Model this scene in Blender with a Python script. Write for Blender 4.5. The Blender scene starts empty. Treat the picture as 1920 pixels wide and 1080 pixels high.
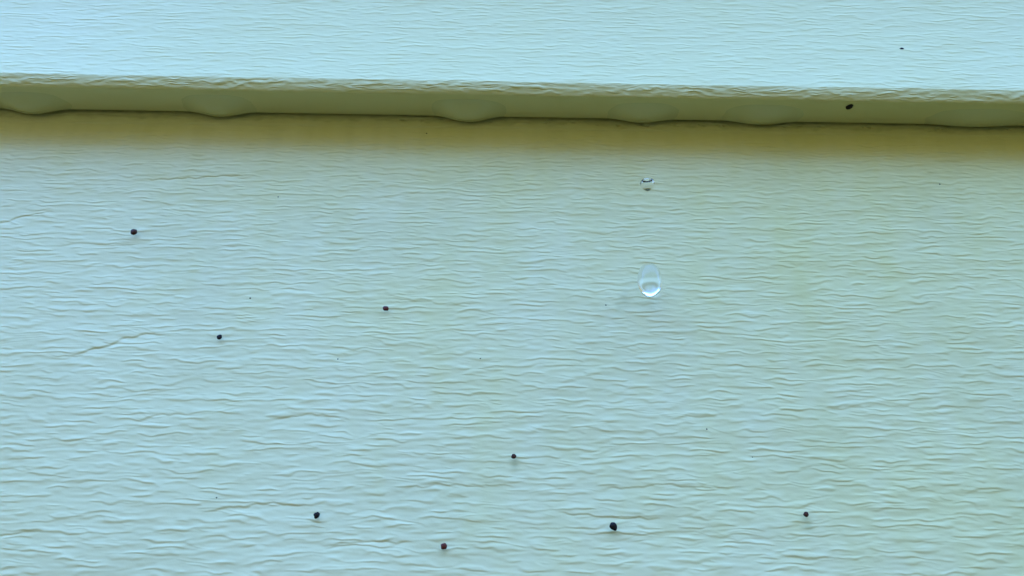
import bpy, math, random
import numpy as np
from mathutils import Vector, noise as mnoise

R = math.radians
sc = bpy.context.scene
ZL = 1.15                     # height of the lap edge above the ground (m)
LEAN = math.tan(R(3.8))       # every board leans out towards its lower edge
T = 0.0104                    # board thickness at the lap edge

# ---------------------------------------------------------------- camera
cam_d = bpy.data.cameras.new('camera')
cam = bpy.data.objects.new('camera', cam_d)
sc.collection.objects.link(cam)
cam_d.sensor_width = 36.0
cam_d.lens = 36.0 * 1397.0 / 1920.0
cam_d.clip_start = 0.005
cam_d.clip_end = 500.0
P, RO = R(25.0), R(0.98)
fw = Vector((0, math.cos(P), math.sin(P)))
up0 = Vector((0, -math.sin(P), math.cos(P)))
rt = Vector((1, 0, 0)) * math.cos(RO) + up0 * math.sin(RO)
up = up0 * math.cos(RO) - Vector((1, 0, 0)) * math.sin(RO)
from mathutils import Matrix
M = Matrix((rt, up, -fw)).transposed().to_4x4()
M.translation = Vector((0, -0.16, ZL - 0.1244))
cam.matrix_world = M
sc.camera = cam

# ---------------------------------------------------------------- sky, sun, exposure
SUN_EL = R(38)          # the sun stands behind the house, wall in open shade
SKY_TINT = (.835, 1.12, 1.54, 1)          # deep clear blue overhead
w = bpy.data.worlds.new('World')
sc.world = w
w.use_nodes = True
nt = w.node_tree
bg = nt.nodes['Background']
sky = nt.nodes.new('ShaderNodeTexSky')
sky.sky_type = 'NISHITA'
sky.sun_disc = False
sky.sun_elevation = SUN_EL
sun_dir = Vector((-0.45, 1.0, 0)).normalized()   # horizontal direction towards the sun
sky.sun_rotation = math.atan2(sun_dir.x, sun_dir.y)
tint = nt.nodes.new('ShaderNodeMix'); tint.data_type = 'RGBA'; tint.blend_type = 'MULTIPLY'
tint.inputs['Factor'].default_value = 1.0
tint.inputs['B'].default_value = SKY_TINT
nt.links.new(sky.outputs['Color'], tint.inputs['A'])
nt.links.new(tint.outputs['Result'], bg.inputs['Color'])
bg.inputs['Strength'].default_value = 0.15
sky.ozone_density = 3.0
sky.dust_density = 0.2
sl = bpy.data.lights.new('sun', 'SUN')
sl.energy = 2.0
sl.angle = R(0.5)
sl.color = (1.0, 0.95, 0.84)
sun = bpy.data.objects.new('sun', sl)
sc.collection.objects.link(sun)
d = Vector((sun_dir.x * math.cos(SUN_EL), sun_dir.y * math.cos(SUN_EL), math.sin(SUN_EL)))
sun.rotation_euler = d.to_track_quat('Z', 'Y').to_euler()
sun.location = (0, 0, 6)
sc.view_settings.view_transform = 'Standard'
sc.view_settings.look = 'None'
sc.view_settings.gamma = 1.0
sc.view_settings.exposure = 3.92
sc.cycles.use_denoising = True
sc.cycles.max_bounces = 10
sc.cycles.diffuse_bounces = 6

UND = 0.0
# ---------------------------------------------------------------- noise helpers (numpy)
rs = np.random.RandomState(7)
PERM = rs.permutation(256)
PERM = np.concatenate([PERM, PERM, PERM])
ANG = rs.rand(256) * 2 * np.pi
GX, GY = np.cos(ANG), np.sin(ANG)


def perlin(x, y, seed=0):
    xi = np.floor(x).astype(np.int64); yi = np.floor(y).astype(np.int64)
    xf = x - xi; yf = y - yi
    u = xf * xf * xf * (xf * (xf * 6 - 15) + 10)
    v = yf * yf * yf * (yf * (yf * 6 - 15) + 10)

    def g(ix, iy, dx, dy):
        h = PERM[(PERM[(ix + seed * 37) & 255] + iy + seed * 91) & 255]
        return GX[h] * dx + GY[h] * dy
    a = g(xi, yi, xf, yf); b = g(xi + 1, yi, xf - 1, yf)
    c = g(xi, yi + 1, xf, yf - 1); e = g(xi + 1, yi + 1, xf - 1, yf - 1)
    return (a + u * (b - a) + v * ((c + u * (e - c)) - (a + u * (b - a)))) * 1.5


def saw(ph, k=0.2):
    """Slow rise then a quick fall as ph grows by one: the stepped grain of pressed siding."""
    t = ph - np.floor(ph)
    up_ = t / (1 - k)
    dn = (1 - t) / k
    dn = dn * dn * (3 - 2 * dn)
    return np.where(t < 1 - k, up_, dn)


def sstep(a, b, x):
    t = np.clip((x - a) / (b - a), 0, 1)
    return t * t * (3 - 2 * t)


# long splits of the embossed grain, (x, z) in mm from the middle of the lap edge
CRACKS = [
    ([(-95, -21.6), (-86, -21.2), (-80, -20.6), (-71.5, -19.7), (-66, -19.6)], 1.0),
    ([(-130, -37.2), (-124.5, -35.0), (-117, -32.2), (-112, -31.6)], 1.0),
    ([(-98, -70.5), (-92, -68.2), (-86, -65.4), (-81.5, -64.2), (-77, -64.6)], 1.0),
    ([(-103, -69.8), (-96, -70.3), (-91.5, -68.9)], .6),
    ([(9.5, -101.9), (14, -102.5), (19, -102.4), (26, -102.9), (31, -103.0)], .9),
    ([(-112, -109.5), (-106, -108.8), (-99, -108.2), (-91, -107.0)], .9),
    ([(-62, -103.2), (-55, -101.9), (-47, -101.2), (-40, -101.5)], .8),
    ([(-37, -109.4), (-30, -108.4), (-24, -108.1), (-18, -108.4)], .8),
    ([(-22, -97.9), (-14, -96.8), (-6, -96.9), (2, -97.0)], .6),
    ([(-80, -85.2), (-75, -83.5), (-70, -82.9), (-66, -83.6)], .7),
    ([(-52, -84.4), (-46, -83.0), (-40, -82.5), (-33, -83.6)], .6),
    ([(18, -97.5), (25, -96.6), (31, -96.0), (40, -96.5), (48, -96.3)], .6),
    ([(-30, -55.6), (-22, -54.9), (-13, -55.6), (-5, -55.0)], .4),
    ([(-35, -26.1), (-28, -24.6), (-22, -24.0)], .6),
    ([(-110, -41.5), (-103, -40.6), (-96, -41.2), (-88, -40.6)], .5),
    ([(-20, -78.0), (-12, -77.0), (-3, -77.6)], .4),
    ([(0.5, -105.2), (12, -105.0), (22, -106.0), (34, -105.2), (45, -106.6), (60, -105.9)], .3),
    ([(62, -78.2), (70, -79.1), (80, -78.0), (92, -78.8), (104, -78.1)], .3),
    ([(58, -92.1), (66, -91.2), (76, -92.4), (88, -92.0), (99, -93.2)], .3),
    ([(70, -97.2), (80, -96.1), (92, -97.0), (104, -95.8)], .3),
    ([(40, -110.5), (50, -109.2), (62, -109.9), (75, -108.6)], .3),
]


def cracks(x, z):
    """Depth field (m) of the hand-placed splits."""
    out = np.zeros_like(x)
    xm, zm = x * 1000, z * 1000
    wob = perlin(xm / 2.6, zm / 9, 41) * 0.45 + perlin(xm / .9, zm / 5, 42) * 0.18
    for pts, a in CRACKS:
        px = np.array([p[0] for p in pts]); pz = np.array([p[1] for p in pts])
        cz = np.interp(xm, px, pz)
        end = sstep(px[0] - .5, px[0] + 4, xm) * (1 - sstep(px[-1] - 4, px[-1] + .5, xm))
        dz = zm - (cz + wob)
        # overhanging upper lip, groove below it that fades downwards
        prof = np.where(dz > 0, np.exp(-(dz / 0.16) ** 2), np.exp(-(-dz / 0.75)))
        lift = np.where(dz > 0, np.exp(-dz / 1.1), 0)
        out += a * end * (-0.00015 * prof + 0.00005 * lift)
    return out


def grain(x, z, seed=0, depth=1.0):
    """Relief of the wood-grain emboss, metres, along the face normal."""
    X, Z = x * 1000.0, z * 1000.0
    w1 = perlin(X / 34, Z / 9, 1 + seed) * .55
    w2 = perlin(X / 6, Z / 2.3, 2 + seed) * 0.42
    w3 = perlin(X / 2.6, Z / 1.6, 3 + seed) * 0.24
    ph = -Z / 1.5 + 1.5 * w1 + 1.05 * w2 + w3
    m1 = sstep(-.3, .5, perlin(X / 7, Z / 2.0, 4 + seed) + .55 * perlin(X / 2.8, Z / 1.2, 5 + seed))
    h = saw(ph, .27) * m1 * 0.000110
    ph2 = -Z / 1.25 + 1.7 * perlin(X / 18, Z / 5, 6 + seed) + 1.0 * perlin(X / 5.5, Z / 1.9, 7 + seed)
    m2 = sstep(-.1, .5, perlin(X / 8, Z / 1.7, 8 + seed))
    h += saw(ph2, .3) * m2 * 0.000045
    h += perlin(X / 5, Z / 1.0, 9 + seed) * 0.000032
    h += perlin(X / 22, Z / 6, 10 + seed) * 0.00009
    h += perlin(X / 4, Z / .85, 14 + seed) * 0.000022
    h += perlin(X / 2.2, Z / .75, 11 + seed) * 0.000016
    h += perlin(X / 120, Z / 60, 12 + seed) * 0.0004
    return h * depth


# ---------------------------------------------------------------- materials
def nodes(name):
    m = bpy.data.materials.new(name)
    m.use_nodes = True
    t = m.node_tree
    return m, t, t.nodes['Principled BSDF'], t.nodes, t.links


def paint_material():
    m, t, b, n, l = nodes('satin_house_paint')
    at = n.new('ShaderNodeAttribute'); at.attribute_name = 'stain_shade'
    tc = n.new('ShaderNodeTexCoord')
    no = n.new('ShaderNodeTexNoise'); no.inputs['Scale'].default_value = 22; no.inputs['Detail'].default_value = 6
    l.new(tc.outputs['Object'], no.inputs['Vector'])
    mr = n.new('ShaderNodeMapRange')
    mr.inputs['From Min'].default_value = .3; mr.inputs['From Max'].default_value = .7
    l.new(no.outputs['Fac'], mr.inputs['Value'])
    mx = n.new('ShaderNodeMix'); mx.data_type = 'RGBA'
    mx.inputs['A'].default_value = PAINT_A
    mx.inputs['B'].default_value = PAINT_B
    l.new(mr.outputs['Result'], mx.inputs['Factor'])
    al = n.new('ShaderNodeAttribute'); al.attribute_name = 'blotch_light'
    am = n.new('ShaderNodeMix'); am.data_type = 'RGBA'
    am.inputs['B'].default_value = (.71, .63, .23, 1)
    l.new(al.outputs['Fac'], am.inputs['Factor'])
    l.new(mx.outputs['Result'], am.inputs['A'])
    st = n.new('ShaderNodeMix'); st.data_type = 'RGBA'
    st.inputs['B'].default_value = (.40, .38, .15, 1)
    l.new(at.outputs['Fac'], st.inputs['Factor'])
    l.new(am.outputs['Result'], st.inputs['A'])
    l.new(st.outputs['Result'], b.inputs['Base Color'])
    b.inputs['Roughness'].default_value = .5
    b.inputs['Specular IOR Level'].default_value = .22
    bn = n.new('ShaderNodeTexNoise'); bn.inputs['Scale'].default_value = 2200; bn.inputs['Detail'].default_value = 3
    l.new(tc.outputs['Object'], bn.inputs['Vector'])
    bp = n.new('ShaderNodeBump'); bp.inputs['Strength'].default_value = .12; bp.inputs['Distance'].default_value = .0001
    l.new(bn.outputs['Fac'], bp.inputs['Height'])
    l.new(bp.outputs['Normal'], b.inputs['Normal'])
    return m


PAINT_A = (.78, .71, .37, 1)
PAINT_B = (.80, .73, .40, 1)
PAINT = paint_material()


def water_material():
    m, t, b, n, l = nodes('water')
    b.inputs['Base Color'].default_value = (1, 1, 1, 1)
    b.inputs['Roughness'].default_value = 0
    b.inputs['IOR'].default_value = 1.333
    b.inputs['Transmission Weight'].default_value = 1
    return m


WATER = water_material()


def light_tinted_water_material():
    m, t, b, n, l = nodes('light_tinted_water')          # paint colour stands in for light through clear water
    b.inputs['Base Color'].default_value = (.80, .75, .37, 1)
    b.inputs['Roughness'].default_value = .22
    b.inputs['IOR'].default_value = 1.333
    b.inputs['Transmission Weight'].default_value = .15
    return m


CLOUDY = light_tinted_water_material()


def spot_material(name, col, col2, rough):
    m, t, b, n, l = nodes(name)
    tc = n.new('ShaderNodeTexCoord')
    no = n.new('ShaderNodeTexNoise'); no.inputs['Scale'].default_value = 900; no.inputs['Detail'].default_value = 3
    l.new(tc.outputs['Object'], no.inputs['Vector'])
    mx = n.new('ShaderNodeMix'); mx.data_type = 'RGBA'
    mx.inputs['A'].default_value = (*col, 1); mx.inputs['B'].default_value = (*col2, 1)
    l.new(no.outputs['Fac'], mx.inputs['Factor'])
    l.new(mx.outputs['Result'], b.inputs['Base Color'])
    b.inputs['Roughness'].default_value = rough
    b.inputs['Specular IOR Level'].default_value = .15
    return m


BLACK = spot_material('black_spore_skin', (.006, .004, .003), (.020, .012, .008), .5)
BROWN = spot_material('brown_spore_skin', (.022, .008, .004), (.10, .032, .012), .5)
RED = spot_material('red_brown_spore_skin', (.05, .010, .006), (.16, .032, .014), .5)
GREY = spot_material('grey_dust', (.03, .035, .03), (.07, .07, .06), .8)


# ---------------------------------------------------------------- mesh helpers
def mesh_from_grid(name, co, nr, nc, mat, stain_shade=None, smooth=True, parent=None, blotch_light=None):
    me = bpy.data.meshes.new(name)
    me.vertices.add(nr * nc)
    me.vertices.foreach_set('co', co.astype(np.float32).ravel())
    i = np.arange((nr - 1) * (nc - 1))
    r_, c_ = i // (nc - 1), i % (nc - 1)
    a = r_ * nc + c_
    q = np.stack([a, a + nc, a + nc + 1, a + 1], 1).astype(np.int32)
    nf = len(q)
    me.loops.add(nf * 4); me.polygons.add(nf)
    me.loops.foreach_set('vertex_index', q.ravel())
    me.polygons.foreach_set('loop_start', np.arange(0, nf * 4, 4, dtype=np.int32))
    me.polygons.foreach_set('loop_total', np.full(nf, 4, dtype=np.int32))
    me.polygons.foreach_set('use_smooth', np.full(nf, smooth))
    me.update()
    me.validate()
    if stain_shade is not None:
        at = me.attributes.new('stain_shade', 'FLOAT', 'POINT')
        at.data.foreach_set('value', stain_shade.astype(np.float32).ravel())
    if blotch_light is not None:
        at = me.attributes.new('blotch_light', 'FLOAT', 'POINT')
        at.data.foreach_set('value', blotch_light.astype(np.float32).ravel())
    me.materials.append(mat)
    o = bpy.data.objects.new(name, me)
    sc.collection.objects.link(o)
    if parent: o.parent = parent
    return o


def board_coords(xs, seed, step, depth, crk, flare=0.0):
    """Grid of one lap board in its own frame: x along, z up from its lower back edge, y=0 the face of the board below."""
    EXP = 0.170
    r = 0.0037
    segs = []                       # (y, z, ny, nz, s) of the profile, s running down the face
    top = EXP + .030
    zs = np.arange(top, r, -step)
    for z in zs:
        q = min(max(z - r, 0) / .045, 1)
        segs.append((-T + z * LEAN + flare * (q - q * q / 2) * .045, z, -1, 0.066 + flare * (1 - q), z))
    # the arris: a worn chamfer blended into face and underside
    prof = []
    yy, zz = -T + r * LEAN, r
    for k in range(60):
        f = (k + .5) / 60
        ang = math.radians(float(np.interp(f, [0, .2, .45, .80, .92, 1], [0, 7, 15, 25, 50, 90])))
        prof.append(ang)
    # integrate the tangent, scaled to land on the underside
    cy_ = np.cumsum(np.sin(prof)); cz_ = np.cumsum(np.cos(prof))
    CH = r * cy_[-1] / cz_[-1]
    na = max(8, int(r * 1.5 / (step * .7)))
    idx = np.linspace(0, 59, na + 1).astype(int)
    for i_ in idx:
        y_ = -T + r * LEAN + CH * cy_[i_] / cy_[-1]
        z_ = r - r * cz_[i_] / cz_[-1]
        a_ = prof[i_]
        segs.append((y_, z_, -math.cos(a_), -math.sin(a_), r - r * 1.2 * (i_ + 1) / 60))
    s0 = r - r * 1.2
    nb = max(4, int((T - CH - .0001) / (step * 1.6)))
    for k in range(1, nb + 1):
        y = -T + CH + r * LEAN + (T - CH - r * LEAN - .00038) * k / nb
        segs.append((y, 0, 0, -1, s0 - (y + T - CH)))
    yb = segs[-1][0]
    for k in range(1, 5):
        segs.append((yb, .0012 * k, 1, 0, -.012 - .001 * k))
    g = np.array(segs)
    low_ = g[:, 1] < r                      # the cut edge rises a little towards the front
    g[low_, 1] += UND * np.clip(-g[low_, 0], 0, T) * (1 - np.clip(g[low_, 1], 0, r) / r)
    flat_ = low_ & (g[:, 3] < -.99)
    g[flat_, 2] = -UND
    X, Yp = np.meshgrid(xs, g[:, 0]); S = np.meshgrid(xs, g[:, 4])[1]
    Zp = np.meshgrid(xs, g[:, 1])[1]; NY = np.meshgrid(xs, g[:, 2])[1]; NZ = np.meshgrid(xs, g[:, 3])[1]
    Xw = X
    h = grain(X, S, seed, depth)
    if crk == 'low':
        h = h + cracks(X, S - 0.170)
        zm = (S - 0.170) * 1000 + .25 * perlin(X * 40, S * 0, 81) - .008 * X * 1000 * .3
        h = h + .00022 * sstep(-3.35, -2.95, zm)          # edge of the old paint film under the lap
        pr = np.random.RandomState(5)
        for _ in range(46):                               # pinholes along the joint
            px_ = pr.uniform(-.03, .145); pz_ = pr.uniform(-1.5, -.3); w_ = pr.uniform(.25, .75)
            h = h - pr.uniform(.4, 1.0) * .001 * np.exp(-((X - px_) * 1000 / w_) ** 2 - (((S - .170) * 1000 - pz_) / .22) ** 2)
    Xm, Sm = X * 1000, S * 1000
    edge = np.exp(-((Sm - 1.5) / 2.0) ** 2)          # the crushed, flaky arris
    und = sstep(-.6, -2.2, Sm)                      # smooth underside
    ph = -Sm / 1.25 + 1.3 * perlin(Xm / 16, Sm / 3.5, 21 + seed) + .7 * perlin(Xm / 2.6, Sm / 1.4, 22 + seed)
    flake = saw(ph, .3) * sstep(-.3, .35, perlin(Xm / 4, Sm / 1.5, 23 + seed)) * .00020 + perlin(Xm / 3, Sm / 1.3, 24 + seed) * .00016
    flake = flake + perlin(Xm / 1.7, Sm / .8, 25 + seed) * .00005
    h = h * (1 - .86 * und) * (1 - .3 * edge) + flake * edge * depth
    h = h + und * (perlin(Xm / 30, Sm / 5, 26 + seed) * .00005 + perlin(Xm / 9, Sm / 2.2, 27 + seed) * .00003)
    back = Sm < -10.7
    h = np.where(back, 0, h)
    h = h + edge * perlin(Xm / 45, Sm * 0, 28 + seed) * .00035
    Y = Yp + NY * h
    Z = Zp + NZ * h
    # at the seam with the board below, the back corner stays in place
    return np.stack([Xw, Y, Z], -1), g, X, S


def stain_shade_low(X, S):
    """Faint yellow grime on the board under the lap: runs and smears with shapes of their own, plus painted gloom in the joint."""
    xm = X * 1000; zm = (S - .170) * 1000
    s = np.zeros_like(X)
    # soft vertical run marks below the lap
    col = perlin(xm / 6.5, zm / 60, 31) + .6 * perlin(xm / 2.6, zm / 40, 32)
    fall = np.exp(-np.maximum(-zm - 4 - 9 * (perlin(xm / 14, zm * 0, 33) + .4), 0) / 9)
    s += .06 * sstep(-.1, .5, col) * fall
    s += .07 * sstep(.05, .5, perlin(xm / 30, zm / 26, 34) + .3 * perlin(xm / 5, zm / 8, 35))
    # edge line of old caulk just below the lap
    line = np.exp(-((zm + 2.9 + .35 * perlin(xm / 25, zm * 0, 36)) / .22) ** 2)
    s -= .10 * line
    # dirt in the joint that also paints in its shade, uneven and broken along its length
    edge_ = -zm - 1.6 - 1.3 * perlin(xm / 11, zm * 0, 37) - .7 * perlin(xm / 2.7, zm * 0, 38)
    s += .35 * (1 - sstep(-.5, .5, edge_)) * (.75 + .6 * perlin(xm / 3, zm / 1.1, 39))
    for (cx, cz, rx, rz, a) in ((26.2, -53.4, 1.3, 2.2, .42), (24.6, -55.5, .8, 1.6, .3), (29.0, -27.5, 1.2, .7, .3),
                                (1.2, -92.3, .9, 1.3, .8), (59.8, -103.2, 1.1, 1.5, .75), (20.9, -105.9, 1.3, .9, .55),
                                (-37.9, -104.8, 1.1, .9, .35), (-12.4, -110.2, 1.0, .8, .4), (44.6, -84.2, .9, .4, .15)):
        dd = ((xm - cx) / rx) ** 2 + ((zm - cz) / rz) ** 2
        s += .65 * a * np.exp(-dd)
    return np.clip(s, 0, .9)


def blotch_light_tint(x, z, up=False):
    """Blotchy yellow-green tint; its rise to the right and top paints in duller light (x, z in mm)."""
    a = .58 + x / 800.0 if up else .30 + x / 270.0 + (z + 60) / 180.0  # offset and slopes carry the uneven daylight as colour
    a = a + .24 * perlin(x / 46, z / 30, 71) + .18 * perlin(x / 12, z / 17, 72) + .16 * perlin(x / 3.5, z / 6, 73) + (0 if up else .10) * perlin(x / 8, z / 80, 74)
    if up:
        a = .6 + x / 900.0 + (a - .58 - x / 800.0) * .3
    return np.clip(a, 0, 1) * np.clip(.8 - x / 3000, .5, 1)


def xcoords(half_dense, dx, half_total):
    x = [0.0]
    st = dx
    while x[-1] < half_total:
        if x[-1] > half_dense: st = min(st * 1.06, .05)
        x.append(x[-1] + st)
    x = np.array(x)
    return np.concatenate([-x[:0:-1], x])


# ---------------------------------------------------------------- the siding wall
wall = bpy.data.objects.new('lap_siding', None)
sc.collection.objects.link(wall)
wall.location = (0, 0, 0)
wall['label'] = 'pale painted lap siding wall of wood-grain boards with a shadowed overlap'
wall['category'] = 'siding'

EXP = 0.170
NLOW, NUP = 6, 8
boards = {}
for k in range(-NLOW, NUP + 1):
    # board k has its lower edge at ZL + k*EXP; 0 is the upper board of the picture, -1 the lower
    main = k in (0, -1)
    near = k in (1, -2)
    step = .00013 if main else (.0005 if near else .003)
    dx = .00036 if main else (.0012 if near else .01)
    xs = xcoords(.19 if main else .2, dx, 2.4)
    if k == 0:
        xs = xcoords(.19, .00040, 2.4)
    co, g, X, S = board_coords(xs, 13 * (k & 15) % 97, step, (.72 if k == 0 else 1.0) if (main or near) else .5, 'low' if k == -1 else '', .15 if k == 0 else 0.0)
    if k == 0:
        # only the lower third of the upper board is near the camera: thin out the rows above
        keep = np.concatenate([np.where(g[:, 4] > .075)[0][::4], np.where(g[:, 4] <= .075)[0]])
        co, S, X = co[keep], S[keep], X[keep]
    if k == -1:
        keep = np.concatenate([np.where(g[:, 4] > .045)[0], np.where(g[:, 4] <= .045)[0][::4]])
        keep = np.unique(np.concatenate([keep, np.where(g[:, 4] <= .004)[0]]))
        co, S, X = co[keep], S[keep], X[keep]
        stain_shade = stain_shade_low(X, S)
    else:
        stain_shade = np.zeros_like(X)
    nr, nc = co.shape[:2]
    o = mesh_from_grid('siding_board', co, nr, nc, PAINT, stain_shade, parent=wall, blotch_light=blotch_light_tint(X * 1000, (S + k * EXP) * 1000, k >= 0))
    o.location = (0, k * 0.0, ZL + k * EXP)
    boards[k] = o

# the sheathing the boards are nailed to closes the wall behind them
def box(name, x0, x1, y0, y1, z0, z1, mat, parent):
    v = [(x, y, z) for x in (x0, x1) for y in (y0, y1) for z in (z0, z1)]
    f = [(0, 1, 3, 2), (4, 6, 7, 5), (0, 4, 5, 1), (2, 3, 7, 6), (0, 2, 6, 4), (1, 5, 7, 3)]
    me = bpy.data.meshes.new(name); me.from_pydata(v, [], f); me.materials.append(mat)
    o = bpy.data.objects.new(name, me); sc.collection.objects.link(o); o.parent = parent
    return o


m_, t_, b_, n_, l_ = nodes('sheathing_wood')
b_.inputs['Base Color'].default_value = (.18, .12, .07, 1); b_.inputs['Roughness'].default_value = .9
box('sheathing', -2.38, 2.38, .013, .12, -.05, ZL + (NUP + 1) * EXP + .03, m_, wall)

# ---------------------------------------------------------------- things on the wall
def tag(o, label, cat, group=None, kind=None):
    if label: o['label'] = label
    if cat: o['category'] = cat
    if group: o['group'] = group
    if kind: o['kind'] = kind
    return o


def face_point(xmm, zmm, upper=False):
    z = zmm / 1000
    q = min(max(z - .0029, 0) / .045, 1)
    return Vector((xmm / 1000, z * LEAN - (T - .15 * (q - q * q / 2) * .045 if upper else 0), ZL + z))


def blob_mesh(name, a, b, h, seed, mat, tip=0.0, wob=.15, contact=.18, nu=28, nv=14):
    """A low dome: a, b half axes on the wall (m), h its height; its rim tucks in and sits on the surface."""
    verts, faces = [], []
    for j in range(nv + 1):
        th = (j / nv) * (math.pi / 2 + .55)            # past the equator so the rim turns under
        for i in range(nu):
            ph = 2 * math.pi * i / nu
            rr = math.sin(th)
            n1 = mnoise.noise(Vector((math.cos(ph) * 1.3 * rr + seed * 7.1, math.sin(ph) * 1.3 * rr, math.cos(th) * 1.3)))
            f = 1 + wob * n1 * 1.6
            if tip: f += tip * math.exp(-((math.atan2(math.sin(ph + 1.12), math.cos(ph + 1.12))) / .42) ** 2) * rr
            verts.append((a * rr * math.cos(ph) * f, -h * (math.cos(th) + contact) * (1 + .5 * wob * n1), b * rr * math.sin(ph) * f))
    for j in range(nv):
        for i in range(nu):
            k = (i + 1) % nu
            if j == 0:
                if i == 0: pass
            faces.append((j * nu + i, j * nu + k, (j + 1) * nu + k, (j + 1) * nu + i))
    verts.append((0, h * .45, 0)); c = len(verts) - 1
    for i in range(nu): faces.append((nv * nu + i, nv * nu + (i + 1) % nu, c))
    me = bpy.data.meshes.new(name)
    me.from_pydata(verts, [], faces)
    import bmesh
    bm = bmesh.new(); bm.from_mesh(me)
    bmesh.ops.remove_doubles(bm, verts=bm.verts, dist=1e-8)
    bmesh.ops.recalc_face_normals(bm, faces=bm.faces)
    bm.to_mesh(me); bm.free()
    for p in me.polygons: p.use_smooth = True
    me.materials.append(mat)
    return me


TILT = -math.atan(LEAN)
G_SPOT = 'dark round spore spots stuck to the siding'
SPOTS = [  # x, z (mm), half width, half height, material, roll, tip, label
    (-91.2, -37.8, .80, .80, BROWN, 8, 0, 'dark brown round spot at the far left, highest on the lower board'),
    (-65.0, -65.1, .60, .62, BLACK, 0, 0, 'small blackish round spot below and right of the far left one'),
    (-28.7, -57.3, .68, .60, RED, 0, 0, 'small dark red oval spot left of centre, in the middle of the lower board'),
    (0.95, -90.9, .50, .50, BROWN, 0, 0, 'tiny dark brown spot with a grey smear beneath it'),
    (-37.9, -103.4, .62, .64, BLACK, 20, 0, 'jet black round spot near the bottom, leftmost of the bottom row'),
    (-12.4, -108.9, .62, .60, RED, 30, 0, 'reddish brown spot, the lowest on the board'),
    (20.8, -104.5, .72, .74, BLACK, 0, .42, 'largest spot, black with a pointed lower right side'),
    (59.4, -101.6, .52, .50, BROWN, -30, 0, 'brown spot at lower right with a smear under it, rightmost on the lower board'),
]
for i, (x, z, a, b, m, ro, tip, lab) in enumerate(SPOTS):
    me = blob_mesh('spore_spot', a / 1000, b / 1000, .5 * (a + b) / 1000 * .48, i + 1, m, tip)
    o = bpy.data.objects.new('spore_spot', me)
    sc.collection.objects.link(o)
    p = face_point(x, z)
    o.location = p
    o.rotation_euler = (TILT, R(ro), 0)
    tag(o, lab, 'spot', G_SPOT)
# one on the front of the upper board, squashed flat
me = blob_mesh('spore_spot', .00062, .0004, .0003, 21, BLACK)
o = bpy.data.objects.new('spore_spot', me); sc.collection.objects.link(o)
o.location = face_point(103.1, 19.4, True); o.rotation_euler = (TILT, 0, 0)
tag(o, 'small flat black fleck at upper right, the only one on the upper board face', 'spot', G_SPOT)
# one on the underside of the lap edge
me = blob_mesh('spore_spot', .00082, .0010, .00042, 22, BLACK)
o = bpy.data.objects.new('spore_spot', me); sc.collection.objects.link(o)
o.location = (.0858, -.0070, ZL); o.rotation_euler = (R(90), 0, R(35))
tag(o, 'slanted black oval spot stuck on the shaded underside of the overlap', 'spot', G_SPOT)

G_SPECK = 'tiny grey specks on the siding'
SPECKS = [
    (-23.0, -5.8, .16, 'tiny speck in the dark band just under the overlap, left of centre', False),
    (-58.3, -26.8, .15, 'tiny speck at left, between the overlap and the row of long grain lines', False),
    (-60.0, -55.2, .17, 'tiny speck above the small blackish spot on the left', False),
    (21.6, -55.4, .15, 'tiny speck just left of the large water drop', False),
    (107.6, -19.4, .17, 'tiny speck at the far right below the overlap', False),
    (41.5, -84.4, .14, 'faint grey speck right of centre, below the large water drop', False),
    (50.3, -90.2, .10, 'faint speck above the rightmost brown spot', False),
    (-58.4, -100.3, .14, 'tiny speck left of the jet black bottom spot', False),
    (-6.7, -69.2, .13, 'tiny speck near the middle of the lower board, under the red spot', False),
    (-38.0, -69.9, .14, 'tiny speck below left of the dark red spot', False),
    (-85.1, 24.6, .15, 'tiny speck on the upper board at left', True),
    (-31.8, 26.6, .15, 'tiny speck on the upper board left of centre', True),
]
for i, (x, z, a, lab, upb) in enumerate(SPECKS):
    me = blob_mesh('dirt_speck', a * 1.2 / 1000, a / 1000, a * .6 / 1000, i + 40, GREY, nu=12, nv=6)
    o = bpy.data.objects.new('dirt_speck', me); sc.collection.objects.link(o)
    o.location = face_point(x, z, upb); o.rotation_euler = (TILT, 0, 0)
    tag(o, lab, 'speck', G_SPECK)


def drop_mesh(name, a, b, egg, neck=0, nu=80, nv=60):
    """A free drop of water: half width a, half height b, a little fuller at the bottom."""
    verts, faces = [], []
    for j in range(1, nv):
        th = math.pi * j / nv
        for i in range(nu):
            ph = 2 * math.pi * i / nu
            f = math.sin(th) * (1 - egg * math.cos(th))
            z = math.cos(th)
            if neck:                    # wobbling drop: flattened dimpled top, pinched bottom
                if z > 0:
                    z = z * .5 - .25 * math.exp(-(f / .4) ** 2)
                else:
                    f *= max(.35, 1 - .28 * neck * abs(z) ** 1.5)
                    z *= 1.1
            verts.append((a * f * math.cos(ph), a * f * math.sin(ph), b * z))
    for j in range(nv - 2):
        for i in range(nu):
            k = (i + 1) % nu
            faces.append((j * nu + i, (j + 1) * nu + i, (j + 1) * nu + k, j * nu + k))
    verts += [(0, 0, b * .25 if neck else b), (0, 0, -b * 1.1 if neck else -b)]
    for i in range(nu):
        k = (i + 1) % nu
        faces.append((len(verts) - 2, i, k))
        faces.append(((nv - 2) * nu + k, (nv - 2) * nu + i, len(verts) - 1))
    me = bpy.data.meshes.new(name); me.from_pydata(verts, [], faces)
    for p in me.polygons: p.use_smooth = True
    me.materials.append(WATER)
    return me


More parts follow.
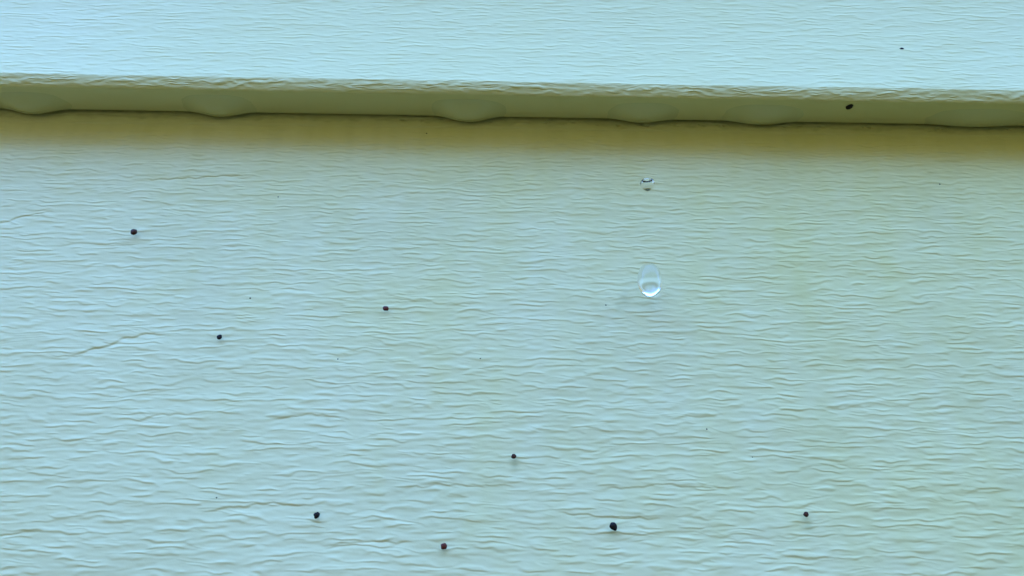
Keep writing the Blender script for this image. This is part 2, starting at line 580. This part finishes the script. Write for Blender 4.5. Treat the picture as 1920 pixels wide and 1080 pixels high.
# water still hanging from the lap edge: low lenses gathered along its underside
HANG = [   # x, y of the middle (mm), half-length, drop (mm), label
    (-127.0, 5.9, 2.3, 'hanging water drop at the far left end of the overlap edge'),
    (-77.6, 5.8, 2.1, 'hanging water drop on the overlap edge, second from the left'),
    (-12.2, 5.9, 2.5, 'deepest hanging water drop, on the overlap edge near the middle'),
    (33.6, 5.8, 1.6, 'shallow hanging water drop on the overlap edge directly above the two falling drops'),
    (65.0, 6.6, 1.6, 'shallow hanging water drop left of the black spot on the overlap underside'),
    (121.0, 9.0, 1.0, 'long flat water drop hanging at the far right of the overlap edge'),
]
for (cx, hx, dr, lab) in HANG:
    nx, ny = 120, 50
    gx = np.linspace(-2.5 * hx, 2.5 * hx, nx); gy = np.linspace(-8.0, -.36, ny)
    GXm, GYm = np.meshgrid(gx, gy)
    b = np.exp(-np.abs((GXm + .3 * perlin(GXm / 9, GYm / 9, 51)) / hx) ** 2.3)
    b = b * sstep(-7.9, -2.6, GYm) * (1 - .25 * sstep(-2.2, -.5, GYm))
    zb = -1.05 * dr * b + .10
    bot = np.stack([GXm / 1000, (GYm + 2) / 1000, zb / 1000], -1).reshape(-1, 3)
    topz = np.full_like(zb, .35)
    top_ = np.stack([GXm / 1000, (GYm + 2) / 1000, topz / 1000], -1).reshape(-1, 3)
    n_ = nx * ny
    vv = np.concatenate([bot, top_]).tolist(); ff = []
    for j in range(ny - 1):
        for i in range(nx - 1):
            q = j * nx + i
            ff.append((q, q + nx, q + nx + 1, q + 1)); ff.append((n_ + q, n_ + q + 1, n_ + q + nx + 1, n_ + q + nx))
    rim = [i for i in range(nx)] + [j * nx + nx - 1 for j in range(1, ny)] + [(ny - 1) * nx + i for i in range(nx - 2, -1, -1)] + [j * nx for j in range(ny - 2, 0, -1)]
    for i_ in range(len(rim)):
        p_, q_ = rim[i_], rim[(i_ + 1) % len(rim)]
        ff.append((p_, q_, n_ + q_, n_ + p_))
    me = bpy.data.meshes.new('hanging_drop'); me.from_pydata(vv, [], ff)
    for p in me.polygons: p.use_smooth = len(p.vertices) == 4 and p.index < 2 * (ny - 1) * (nx - 1)
    me.materials.append(CLOUDY)
    o = bpy.data.objects.new('hanging_drop', me); sc.collection.objects.link(o)
    o.location = (cx / 1000, -.002, ZL)
    tag(o, lab, 'water drop', 'water drops hanging from the overlap edge')

# two drops that have just let go of the lap edge and fall in front of the board
o = bpy.data.objects.new('water_drop', drop_mesh('water_drop', .00276, .00415, 0))
sc.collection.objects.link(o); o.location = (.03139, -.0068, ZL - .05035)
tag(o, 'large oval clear water drop with a bright lower rim, lower of the two falling drops', 'water drop', 'water drops falling past the siding')
o = bpy.data.objects.new('water_drop', drop_mesh('water_drop', .00170, .00190, 0, 1.0))
sc.collection.objects.link(o); o.location = (.03138, -.0120, ZL - .0276)
tag(o, 'small round glinting water drop just below the overlap, upper of the two falling drops', 'water drop', 'water drops falling past the siding')


# ---------------------------------------------------------------- ground in front of the house, with an added low-sky blocker
def ground():
    n = 190
    u = np.linspace(-1, 1, n)
    ax = np.sign(u) * (np.abs(u) ** 2.6) * 150
    X, Y = np.meshgrid(ax, ax)
    sky_block = (5.4 + 5.2 * perlin(X / 1.7, Y / 3.1, 64) + 1.5 * perlin(X / .6, Y / .9, 65)) * sstep(-1.2, -6.0, Y + .25 * -X * (np.abs(X) < 6))  # unseen bank, added to block low sky and shape the lap shading
    Z = sky_block + perlin(X / 1.1, Y / 1.1, 61) * .03 + perlin(X / 14, Y / 14, 62) * .25 * np.clip(np.hypot(X, Y) / 30, 0, 1)
    m, t, b, nn, l = nodes('lawn')
    tc = nn.new('ShaderNodeTexCoord')
    a = nn.new('ShaderNodeTexNoise'); a.inputs['Scale'].default_value = 1.4; a.inputs['Detail'].default_value = 8
    l.new(tc.outputs['Object'], a.inputs['Vector'])
    r = nn.new('ShaderNodeValToRGB')
    r.color_ramp.elements[0].position = .3; r.color_ramp.elements[0].color = GROUND_A
    r.color_ramp.elements[1].position = .7; r.color_ramp.elements[1].color = GROUND_B
    l.new(a.outputs['Fac'], r.inputs['Fac'])
    l.new(r.outputs['Color'], b.inputs['Base Color'])
    b.inputs['Roughness'].default_value = .95
    b.inputs['Specular IOR Level'].default_value = .1
    o = mesh_from_grid('ground', np.stack([X, Y, Z - .03], -1), n, n, m)
    tag(o, None, None, None, 'structure')


GROUND_A = (.028, .024, .008, 1)
GROUND_B = (.047, .041, .013, 1)
ground()
